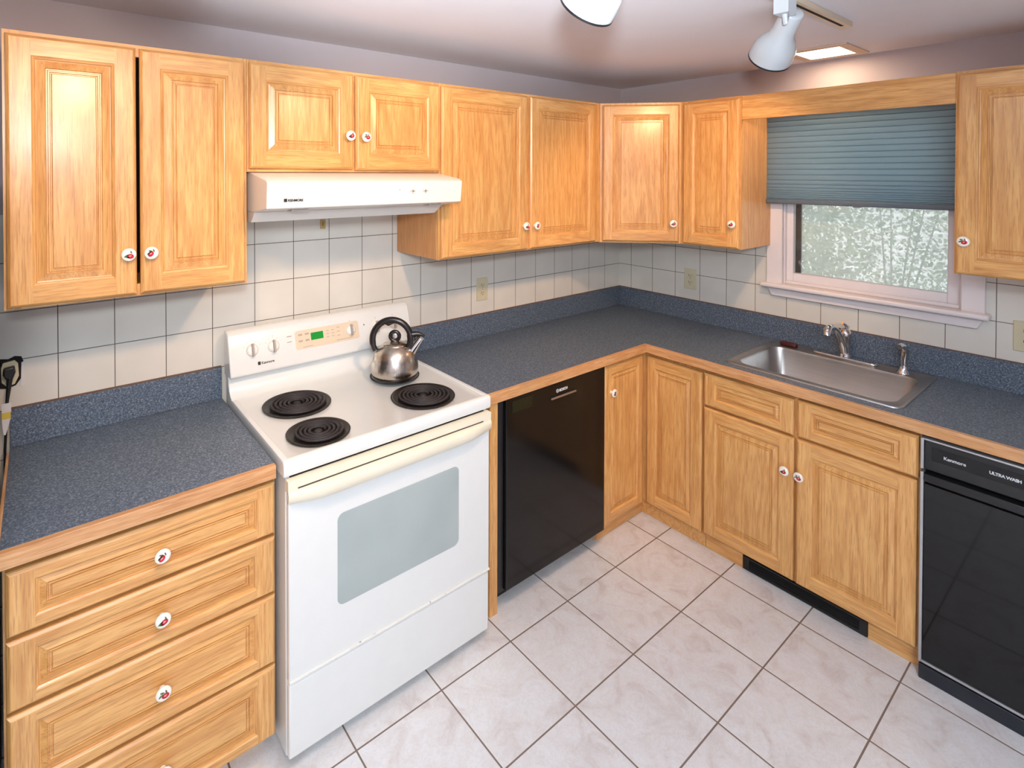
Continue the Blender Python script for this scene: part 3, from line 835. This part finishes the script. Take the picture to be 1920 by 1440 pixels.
# ------------------------------------------------------------------ dishwashers
T = Thing('dishwasher', 'gloss black dishwasher with narrow silver handle bar, beside the range', 'dishwasher', 'A', (-1.235, -0.30, 0))
T.part('body', MB().box(-1.5525, -0.9155, -0.575, -0.05, 0.06, 0.822), BLACKS)
dd = T.part('door', MB().box(-1.519, -0.9175, -0.603, -0.5755, 0.075, 0.825), BLACKG, bevel=0.003)
T.part('side_trim', MB().box(-1.5525, -1.5215, -0.588, -0.5755, 0.07, 0.825), BLACKS, bevel=0.001)
T.part('toe_panel', MB().box(-1.550, -0.918, -0.530, -0.51, 0.0, 0.06), BLACKM)
T.part('control_window', MB().box(-1.49, -1.38, -0.6042, -0.6025, 0.765, 0.812), LCD, parent=dd)
hp = MB().box(-1.272, -1.120, -0.611, -0.6025, 0.762, 0.769)
T.part('handle', hp, plain('bronze_satin_strip', (150, 130, 112), 0.35, metal=0.5), parent=dd, bevel=0.002, label='thin bronze handle strip')
bd = text_mb('BOSCH', 0.0155, -1.221, -0.6036, 0.785, bold=0.0004, spacing=1.0)
rg = MB().lathe([(0.0062, 0.0), (0.0078, 0.0), (0.0078, 0.001), (0.0062, 0.001), (0.0062, 0.0)], (-1.232, -0.6032, 0.7905), (0, -1, 0), 20)
b0 = len(bd.v); bd.v += rg.v; bd.f += [tuple(i + b0 for i in f) for f in rg.f]; bd.m += rg.m
bd.box(-1.2345, -1.2335, -0.6042, -0.603, 0.786, 0.795).box(-1.2305, -1.2295, -0.6042, -0.603, 0.786, 0.795)
T.part('badge', bd, plain('silver_lettering', (220, 222, 224), 0.3), parent=dd, smooth=False)

T = Thing('dishwasher', 'older black dishwasher with silver edge trim at the right end of the sink counter', 'dishwasher', 'B', (1.97, -0.30, 0))
DU0, DU1 = 1.6685, 2.270
T.part('body', MB().box(DU0 + 0.002, DU1, -0.575, -0.05, 0.05, 0.822), BLACKS)
cp = T.part('control_panel', MB().box(DU0 + 0.009, DU1 - 0.008, -0.604, -0.5755, 0.712, 0.810), BLACKS, bevel=0.003)
T.part('recess', MB().box(DU0 + 0.030, DU1 - 0.03, -0.6052, -0.603, 0.748, 0.792), BLACKG, parent=cp, smooth=False)
dd = T.part('door', MB().box(DU0 + 0.009, DU1 - 0.008, -0.602, -0.5755, 0.064, 0.663), BLACKG2, bevel=0.002)
T.part('door_lip', MB().prism([(-0.5755, 0.664), (-0.606, 0.670), (-0.611, 0.680), (-0.606, 0.697), (-0.5755, 0.701)], DU0 + 0.009, DU1 - 0.008, 'x'), BLACKS, parent=dd, bevel=0.002)
tr = MB().box(DU0, DU0 + 0.0085, -0.606, -0.5755, 0.712, 0.815).box(DU0 + 0.0085, DU1, -0.606, -0.5755, 0.8105, 0.8165)
tr.box(DU0, DU0 + 0.0085, -0.606, -0.5755, 0.056, 0.701).box(DU0 + 0.0085, DU1, -0.606, -0.5755, 0.056, 0.0635)
T.part('edge_trim', tr, ALU, bevel=0.001)
T.part('access_panel', MB().box(DU0, DU1, -0.590, -0.5755, 0.0, 0.055), BLACKS)
T.part('kick_plate', MB().box(DU0 + 0.001, DU1, -0.607, -0.5905, 0.0, 0.050), plain('blue_black_kick_plate', (26, 30, 38), 0.3), bevel=0.003)
PR = plain('silver_print', (200, 204, 208), 0.4)
T.part('badge', text_mb('Kenmore', 0.0145, 1.728, -0.6056, 0.764, bold=0.0003), PR, parent=cp, smooth=False)
T.part('model_print', text_mb('ULTRA WASH', 0.0125, 1.838, -0.6056, 0.766, bold=0.0005, spacing=0.9), PR, parent=cp, smooth=False)

# ------------------------------------------------------------------ sink, faucet, sprayer
T = Thing('kitchen_sink', 'large single-bowl stainless steel drop-in sink under the window', 'sink', 'B', (1.28, -0.29, CT))
def rrect(u0, u1, v0, v1, r, n=6):
    p = []
    for cu, cv, a0 in ((u1 - r, v1 - r, 0), (u0 + r, v1 - r, 90), (u0 + r, v0 + r, 180), (u1 - r, v0 + r, 270)):
        for k in range(n + 1):
            a = math.radians(a0 + k * 90 / n); p.append((cu + r * math.cos(a), cv + r * math.sin(a)))
    return p
U0, U1, V0, V1 = 0.960, 1.603, -0.545, -0.043
b0_, b1_, c0_, c1_ = 0.995, 1.568, -0.502, -0.125
loops = [(rrect(U0, U1, V0, V1, 0.035), CT + 0.0003), (rrect(U0 + 0.002, U1 - 0.002, V0 + 0.002, V1 - 0.002, 0.034), CT + 0.0045), (rrect(U0 + 0.012, U1 - 0.012, V0 + 0.012, V1 - 0.012, 0.03), CT + 0.0055),
         (rrect(U0 + 0.017, U1 - 0.017, V0 + 0.017, V1 - 0.017, 0.028), CT + 0.002),
         (rrect(b0_ - 0.008, b1_ + 0.008, c0_ - 0.008, c1_ + 0.008, 0.06), CT + 0.002), (rrect(b0_, b1_, c0_, c1_, 0.055), CT + 0.0005), (rrect(b0_ + 0.004, b1_ - 0.004, c0_ + 0.004, c1_ - 0.004, 0.052), CT - 0.010),
         (rrect(b0_ + 0.020, b1_ - 0.020, c0_ + 0.018, c1_ - 0.018, 0.05), CT - 0.150), (rrect(b0_ + 0.050, b1_ - 0.050, c0_ + 0.045, c1_ - 0.045, 0.04), CT - 0.175)]
sk = MB(); n = len(loops[0][0])
for lp, z in loops: sk.v += [(x, y, z) for x, y in lp]
for i in range(len(loops) - 1):
    for k in range(n):
        k2 = (k + 1) % n
        sk.f.append((i * n + k, i * n + k2, (i + 1) * n + k2, (i + 1) * n + k)); sk.m.append(0)
sk.f.append(tuple(range((len(loops) - 1) * n, len(loops) * n))); sk.m.append(0)
so = T.part('basin', sk, STEEL_SINK, ang=45)
T.part('drain', MB().lathe([(0, 0.001), (0.03, 0.001), (0.045, 0.004), (0.05, 0.001)], (1.28, -0.31, CT - 0.175), seg=24), CHROME)

T = Thing('faucet', 'chrome single-lever kitchen faucet on a long base plate behind the sink bowl', 'faucet', 'B', (1.28, -0.080, CT + 0.0026))
T.part('base_plate', MB().prism(rrect(1.155, 1.408, -0.106, -0.062, 0.02), CT + 0.0026, CT + 0.013, 'z'), CHROME, bevel=0.004, seg=3)
T.part('body', MB().lathe([(0.0, 0), (0.024, 0), (0.024, 0.012), (0.0185, 0.022), (0.018, 0.075), (0.022, 0.092), (0.023, 0.11), (0.017, 0.125), (0, 0.130)], (1.283, -0.080, CT + 0.010), seg=28), CHROME, ang=60)
sp_ = []
for i in range(15):
    s_ = i / 14
    p0, p1, p2, p3 = Vector((1.282, -0.088, 0.900)), Vector((1.281, -0.130, 0.975)), Vector((1.279, -0.205, 1.062)), Vector((1.277, -0.272, 1.034))
    sp_.append(p0 * (1 - s_) ** 3 + p1 * 3 * s_ * (1 - s_) ** 2 + p2 * 3 * s_ * s_ * (1 - s_) + p3 * s_ ** 3)
sp_.append(Vector((1.277, -0.279, 1.008)))
T.part('spout', MB().tube(sp_, [0.016] * 3 + [0.0125] * 11 + [0.0145, 0.0145], 14), CHROME, ang=60)
lv = MB().tube([(1.283, -0.078, 0.998), (1.284, -0.064, 1.012), (1.282, -0.085, 1.026), (1.280, -0.112, 1.036)], [0.014, 0.010, 0.006, 0.0065], 12)
T.part('lever', lv, CHROME, ang=60)
T = Thing('side_sprayer', 'small chrome pull-out side sprayer at the right of the sink deck', 'sprayer', 'B', (1.497, -0.088, CT + 0.002))
T.part('holder', MB().lathe([(0, 0), (0.025, 0), (0.023, 0.006), (0.016, 0.014), (0.0145, 0.030), (0, 0.030)], (1.497, -0.088, CT + 0.002), seg=24), CHROME, ang=60)
T.part('spray_head', MB().tube([(1.497, -0.088, 0.892), (1.498, -0.086, 0.925), (1.500, -0.084, 0.955), (1.500, -0.096, 0.976), (1.497, -0.120, 0.988), (1.494, -0.142, 0.986)], [0.0105, 0.0135, 0.015, 0.014, 0.0115, 0.010], 14), CHROME, ang=60)
solo('soap_bar', MB().prism(rrect(1.010, 1.085, -0.098, -0.062, 0.012), CT + 0.003, CT + 0.019, 'z'), SOAP, 'dark red soap bar on the back left corner of the sink rim', 'soap', 'B', (1.05, -0.08, CT + 0.0025), bevel=0.005, seg=3)

# ------------------------------------------------------------------ kettle (on the rear right burner)
KX, KY, KZ = -1.832, -0.290, CTZ + 0.0125
Thing_e = Thing('tea_kettle', 'brushed stainless whistling kettle with black loop handle on the rear right burner', 'kettle', 'A', (KX, KY, KZ))
T = Thing_e
rd = Vector((0.787, -0.616, 0)); fd = Vector((-0.616, -0.787, 0))
kb = MB().lathe([(0, 0.0), (0.086, 0.0), (0.090, 0.006)], (KX, KY, KZ), seg=56)
T.part('base', MB().lathe([(0, 0.0), (0.087, 0.0), (0.0905, 0.004), (0.0905, 0.011), (0.088, 0.013), (0, 0.013)], (KX, KY, KZ), seg=56), BLACKH, ang=50)
prof = [(0.087, 0.013), (0.0925, 0.020), (0.0935, 0.032), (0.0915, 0.052), (0.0860, 0.075), (0.0765, 0.096), (0.0640, 0.112), (0.0500, 0.123), (0.046, 0.126)]
T.part('body', MB().lathe(prof, (KX, KY, KZ), seg=64), STEEL_KETTLE, ang=70)
lid = T.part('lid', MB().lathe([(0.047, 0.1255), (0.045, 0.129), (0.030, 0.135), (0.012, 0.139), (0.008, 0.143), (0, 0.144)], (KX, KY, KZ), seg=48), STEEL_KETTLE, ang=60)
kc = Vector((KX, KY, KZ + 0.158))
ring = [kc + (rd * math.cos(a) + Vector((0, 0, 1)) * math.sin(a)) * 0.0178 for a in [2 * PI * k / 28 for k in range(29)]]
T.part('lid_knob', MB().tube(ring, 0.0076, 12, caps=False), BLACKH, parent=lid, ang=70)
T.part('knob_disc', MB().lathe([(0, -0.002), (0.0105, -0.002), (0.0105, 0.002), (0.008, 0.003), (0, 0.0032)], tuple(kc), tuple(fd), 24), STEEL_KETTLE, parent=lid, ang=60)
hc = Vector((KX, KY, KZ + 0.144)); hp_ = []; hr_ = []
for i in range(33):
    a = math.radians(212 - i * (212 + 24) / 32)
    rr = 0.0765
    hp_.append(hc + rd * (rr * math.cos(a) - 0.012) + Vector((0, 0, 1)) * (rr * 1.03 * math.sin(a)))
    hr_.append(0.0105 if i < 3 else 0.0125 + (0.003 if i > 26 else 0))
hnd = MB().tube(hp_, hr_, 12)
T.part('handle', hnd, BLACKH, ang=70)
tg = MB().tube([hc + rd * -0.040 + Vector((0, 0, 0.066)), hc + rd * -0.026 + Vector((0, 0, 0.062)), hc + rd * -0.004 + Vector((0, 0, 0.068))], [0.004, 0.008, 0.004], 10)
T.part('trigger', tg, BLACKH, ang=70)
s0 = Vector((KX, KY, KZ)) + rd * 0.066 + Vector((0, 0, 0.100)); s1 = Vector((KX, KY, KZ)) + rd * 0.104 + Vector((0, 0, 0.153))
T.part('spout', MB().tube([s0, s0.lerp(s1, .5), s1], [0.019, 0.0165, 0.0150], 20), CHROME, ang=50)
l0 = hc + rd * 0.062 + Vector((0, 0, 0.020)); l1 = s1 + Vector((0, 0, 0.006)) + rd * 0.014
T.part('spout_cap', MB().tube([l0, l0.lerp(l1, .55) + Vector((0, 0, 0.006)), l1], [0.013, 0.010, 0.004], 12), BLACKH, ang=60)

# ------------------------------------------------------------------ outlets
def outlet(label, frame, u0, u1, z0, z1, group=None):
    T = Thing('wall_outlet', label, 'outlet', frame, ((u0 + u1) / 2, 0, (z0 + z1) / 2), group)
    T.part('cover_plate', MB().box(u0, u1, -0.006, -0.0003, z0, z1), ALMOND, bevel=0.0025, seg=3)
    um, zm = (u0 + u1) / 2, (z0 + z1) / 2
    for s_ in (-1, 1):
        zc = zm + s_ * 0.0195
        p = T.part('receptacle', MB().prism([(um + 0.0165 * math.cos(a), zc + 0.0135 * max(-0.85, min(0.85, math.sin(a) * 1.2))) for a in [2 * PI * k / 24 for k in range(24)]], -0.0085, -0.0055, 'y'), ALMOND, ang=40)
        T.part('slots', MB().box(um - 0.0075, um - 0.0050, -0.0090, -0.008, zc - 0.002, zc + 0.008).box(um + 0.0050, um + 0.0070, -0.0090, -0.008, zc - 0.001, zc + 0.007).box(um - 0.0022, um + 0.0022, -0.0090, -0.008, zc - 0.0095, zc - 0.0055), OUTD, parent=p, smooth=False)
    T.part('screw', MB().lathe([(0, 0), (0.003, 0), (0.0022, 0.0012), (0, 0.0014)], (um, -0.006, zm), (0, -1, 0), 10), GREYP)
outlet('almond duplex outlet on the back wall tiles, between kettle and corner', 'A', -1.184, -1.112, 1.050, 1.165)
outlet('almond duplex outlet on the window wall, left of the window', 'B', 0.454, 0.526, 1.042, 1.157)
outlet('almond duplex outlet at the right edge, low beside the window sill', 'B', 1.813, 1.885, 1.028, 1.143)
# broken outlet at the far left with its plug and cord
T = Thing('broken_outlet', 'uncovered outlet box with ragged black opening at the far left', 'outlet', 'A', (-3.01, 0, 1.09))
T.part('box_opening', MB().prism([(-3.052, 1.052), (-3.055, 1.128), (-3.035, 1.137), (-3.015, 1.133), (-3.000, 1.140), (-2.984, 1.136), (-2.979, 1.120), (-2.981, 1.075), (-2.990, 1.062), (-2.998, 1.050), (-3.02, 1.044)], -0.003, -0.0003, 'y'), DARK, smooth=False)
T.part('mounting_strap', MB().prism([(-3.028, 1.125), (-3.000, 1.129), (-2.992, 1.118), (-2.990, 1.080), (-3.000, 1.056), (-3.020, 1.052), (-3.031, 1.066), (-3.032, 1.11)], -0.010, -0.003, 'y'), ALMOND, bevel=0.002)
T.part('wall_patch', MB().prism([(-2.986, 1.045), (-2.978, 1.045), (-2.979, 1.120), (-2.984, 1.118)], -0.004, -0.0005, 'y'), PAPER)
T = Thing('power_cord', 'black plug and cord with a white and yellow tag, hanging at the far left', 'power cord', 'A', (-3.012, -0.03, 1.09))
T.part('plug', MB().prism([(-3.026, 1.112), (-3.000, 1.116), (-2.997, 1.098), (-3.004, 1.078), (-3.018, 1.076), (-3.027, 1.094)], -0.034, -0.0105, 'y'), CORDB, bevel=0.004, seg=3)
T.part('cord', MB().tube([(-3.011, -0.030, 1.082), (-3.013, -0.034, 1.06), (-3.017, -0.036, 1.02), (-3.020, -0.036, 0.98), (-3.021, -0.036, 0.92), (-3.0235, -0.036, 0.87), (-3.0245, -0.037, 0.60), (-3.025, -0.038, 0.30)], [0.008, 0.0065, 0.0045, 0.0038, 0.0035, 0.0035, 0.0035, 0.0035], 10), CORDB, ang=60)
tg = MB().box(-3.030, -3.008, -0.0415, -0.0405, 0.985, 1.012, 0).box(-3.030, -3.009, -0.0415, -0.0405, 0.965, 0.985, 1).prism([(-3.030, 0.965), (-3.009, 0.965), (-3.021, 0.918), (-3.026, 0.918)], -0.0415, -0.0405, 'y', 0)
T.part('tag', tg, [PAPER, YELLOW], smooth=False, label='white paper tag with a yellow band')

# refrigerator beyond the left counter (only its side edge shows)
T = Thing('refrigerator', 'dark refrigerator side just past the left end of the counter', 'refrigerator', 'A', (-3.42, -0.42, 0))
T.part('body', MB().box(-3.79, -3.034, -0.70, -0.12, 0.02, 1.68), FRIDGE, bevel=0.004)
dd = T.part('door', MB().box(-3.79, -3.036, -0.76, -0.705, 0.06, 1.10), FRIDGE, bevel=0.006)
T.part('handle', MB().box(-3.76, -3.74, -0.79, -0.76, 0.60, 1.05), BLACKS, parent=dd)
dd = T.part('freezer_door', MB().box(-3.79, -3.036, -0.76, -0.705, 1.11, 1.68), FRIDGE, bevel=0.006)
T.part('handle', MB().box(-3.76, -3.74, -0.79, -0.76, 1.15, 1.40), BLACKS, parent=dd)

# ------------------------------------------------------------------ window shade
T = Thing('cellular_shade', 'blue-grey pleated cellular shade half covering the window', 'window shade', 'B', (1.315, -0.05, 1.56))
sh = MB(); u0, u1 = 0.932, 1.694
zs = []; z = 1.985
while z > 1.70: zs.append(z); z -= 0.0262
while z > 1.583: zs.append(z); z -= 0.0262 * max(0.35, (z - 1.57) / 0.13)
zs.append(1.579)
pr = []
for i in range(len(zs) - 1):
    a_, b_ = zs[i], zs[i + 1]; hgt = a_ - b_
    for s_, dv in ((0.0, 0.004), (0.10, -0.005), (0.5, -0.0072), (0.90, -0.005)):
        pr.append((-0.062 + dv, a_ - hgt * s_))
pr.append((-0.062, zs[-1]))
back = [(-0.040, z) for _, z in pr][::-1]
n = len(pr); b = len(sh.v)
sh.v += [(u0, v, z) for v, z in pr] + [(u1, v, z) for v, z in pr]
for i in range(n - 1): sh.f.append((i, i + 1, n + i + 1, n + i)); sh.m.append(0)
T.part('fabric', sh, SHADE, ang=25)
T.part('head_rail', MB().box(u0, u1, -0.075, -0.019, 1.986, 2.03), SHADE_RAIL, bevel=0.003)
br = T.part('bottom_rail', MB().box(u0 - 0.001, u1, -0.076, -0.036, 1.556, 1.578), SHADE_RAIL, bevel=0.005, seg=3)
T.part('pull_tab', MB().prism([(1.302, 1.560), (1.345, 1.560), (1.338, 1.553), (1.309, 1.553)], -0.084, -0.074, 'y'), SHADE_RAIL, parent=br, bevel=0.002)

# ------------------------------------------------------------------ ceiling track light and recessed light
T = Thing('track_light', 'ceiling track with white bell-shaped spot heads', 'track light', 'A', (-1.75, -1.455, CZ))
T.part('track', MB().box(-3.05, -0.655, -1.474, -1.438, CZ - 0.019, CZ - 0.0005, 0), TRACKM, bevel=0.001)
T.part('conductor_slot', MB().box(-3.03, -0.70, -1.461, -1.451, CZ - 0.0198, CZ - 0.0188), DARK)
def head(mx, rear, axis, power):
    """bell head: adapter on the track at x = mx, rear cap at REAR, pointing along AXIS"""
    ax = Vector(axis).normalized(); rear = Vector(rear)
    h = MB()
    prof = [(0, 0.0), (0.028, 0.0), (0.034, 0.004), (0.0355, 0.010), (0.0365, 0.075), (0.040, 0.095), (0.055, 0.118), (0.066, 0.140), (0.071, 0.165), (0.0725, 0.195)]
    K = 0.93
    prof = [(a * K, b * K) for a, b in prof]
    inner = [(a * K, b * K) for a, b in [(0.070, 0.195), (0.068, 0.165), (0.052, 0.120), (0.036, 0.098), (0.032, 0.075), (0, 0.070)]]
    h.lathe(prof + inner, tuple(rear), tuple(ax), 40, 0)
    o = T.part('lamp_head', h, LAMPW, ang=50)
    T.part('rim_baffle', MB().lathe([(0.0677, 0.179), (0.0684, 0.1846), (0.0642, 0.1846), (0.0637, 0.179)], tuple(rear), tuple(ax), 40), BLACKS, parent=o, ang=50)
    T.part('bulb', MB().lathe([(0, 0.072), (0.017, 0.073), (0.019, 0.096), (0.037, 0.122), (0.042, 0.140), (0.035, 0.151), (0, 0.155)], tuple(rear), tuple(ax), 24), BULB, parent=o, ang=60)
    T.part('swivel_arm', MB().box(mx - 0.028, mx + 0.028, -1.476, -1.434, CZ - 0.062, CZ - 0.0195)
           .tube([(mx, -1.455, CZ - 0.06), (mx, -1.455, CZ - 0.085), tuple(rear + ax * 0.035 + Vector((0, 0, 0.025))), tuple(rear + ax * 0.045)], 0.0075, 10), LAMPW, parent=o, ang=50)
    lp = rear + ax * 0.192
    light('track_spot', 'SPOT', lp, power, WARM, 0.045, ax, spot_size=math.radians(98), spot_blend=0.6)
head(-1.165, (-1.108, -1.457, CZ - 0.042), (0.52, 0.60, -0.62), 36)
head(-2.01, (-1.963, -1.474, CZ - 0.042), (0.184, 0.80, -0.66), 44)
head(-2.78, (-2.79, -1.480, CZ - 0.080), (-0.15, 0.80, -0.52), 32)

T = Thing('recessed_light', 'lit rectangular recessed ceiling light above the window', 'ceiling light', 'A', (-0.18, -1.22, CZ))
lx0, lx1, ly0, ly1 = -0.282, -0.078, -1.312, -1.132
fr = MB().box(-0.325, lx0, -1.352, -1.095, CZ - 0.006, CZ - 0.0004).box(lx1, -0.045, -1.352, -1.095, CZ - 0.006, CZ - 0.0004)
fr.box(lx0, lx1, -1.352, ly0, CZ - 0.006, CZ - 0.0004).box(lx0, lx1, ly1, -1.095, CZ - 0.006, CZ - 0.0004)
T.part('trim_plate', fr, plain('tan_trim_plate', (206, 184, 164), 0.6), bevel=0.001)
T.part('lens', MB().box(lx0, lx1, ly0, ly1, CZ - 0.0045, CZ - 0.001), LENS, smooth=False)
light('recessed_lamp', 'AREA', (-0.18, -1.222, CZ - 0.012), 2.6, (1.0, 0.68, 0.40), 0.16, (0, 0, -1))

# ------------------------------------------------------------------ outside the window
struct('ground', MB().box(0.12, 9, -7, 5, -0.4, -0.3), LAWN, smooth=False)
def shrub(label, cx, cy, rx, ry, h, n, seed):
    rnd = random.Random(seed)
    T = Thing('garden_shrub', label, 'shrub', 'A', (cx, cy, -0.3), 'shrubs outside the window')
    st = MB()
    for i in range(7):
        a = rnd.uniform(0, 2 * PI); r = rnd.uniform(0.2, 0.8)
        st.tube([(cx, cy, -0.3), (cx + rx * r * .4 * math.cos(a), cy + ry * r * .4 * math.sin(a), h * .35), (cx + rx * r * math.cos(a), cy + ry * r * math.sin(a), h * .8)], [0.016, 0.008, 0.003], 6)
    T.part('stems', st, BARK)
    lf = MB()
    for i in range(n):
        a = rnd.uniform(0, 2 * PI); q = rnd.uniform(-1, 1); rr = rnd.uniform(0.55, 1.0)
        c = Vector((cx + rx * rr * math.cos(a) * math.sqrt(1 - q * q * .7), cy + ry * rr * math.sin(a) * math.sqrt(1 - q * q * .7), -0.1 + (h) * (0.5 + 0.5 * q)))
        d = Vector((rnd.gauss(0, 1), rnd.gauss(0, 1), rnd.gauss(0, .7))).normalized(); e = d.cross(Vector((rnd.gauss(0, 1), rnd.gauss(0, 1), rnd.gauss(0, 1)))).normalized()
        l = rnd.uniform(0.022, 0.05); w = l * 0.4
        lf.quad([c, c + d * l * .5 + e * w, c + d * l, c + d * l * .5 - e * w], rnd.choice((0, 0, 1, 1, 1, 2, 2, 3)))
    T.part('foliage', lf, LEAF, smooth=False)
shrub('pale leafy shrub outside, filling the left half of the window', 1.7, -0.10, 0.55, 0.80, 2.4, 11000, 3)
shrub('pale leafy shrub outside, filling the right half of the window', 2.9, -0.70, 0.6, 1.05, 2.3, 11000, 5)
shrub('darker shrub further back behind the two window shrubs', 4.6, 0.5, 0.9, 2.2, 2.9, 9000, 9)
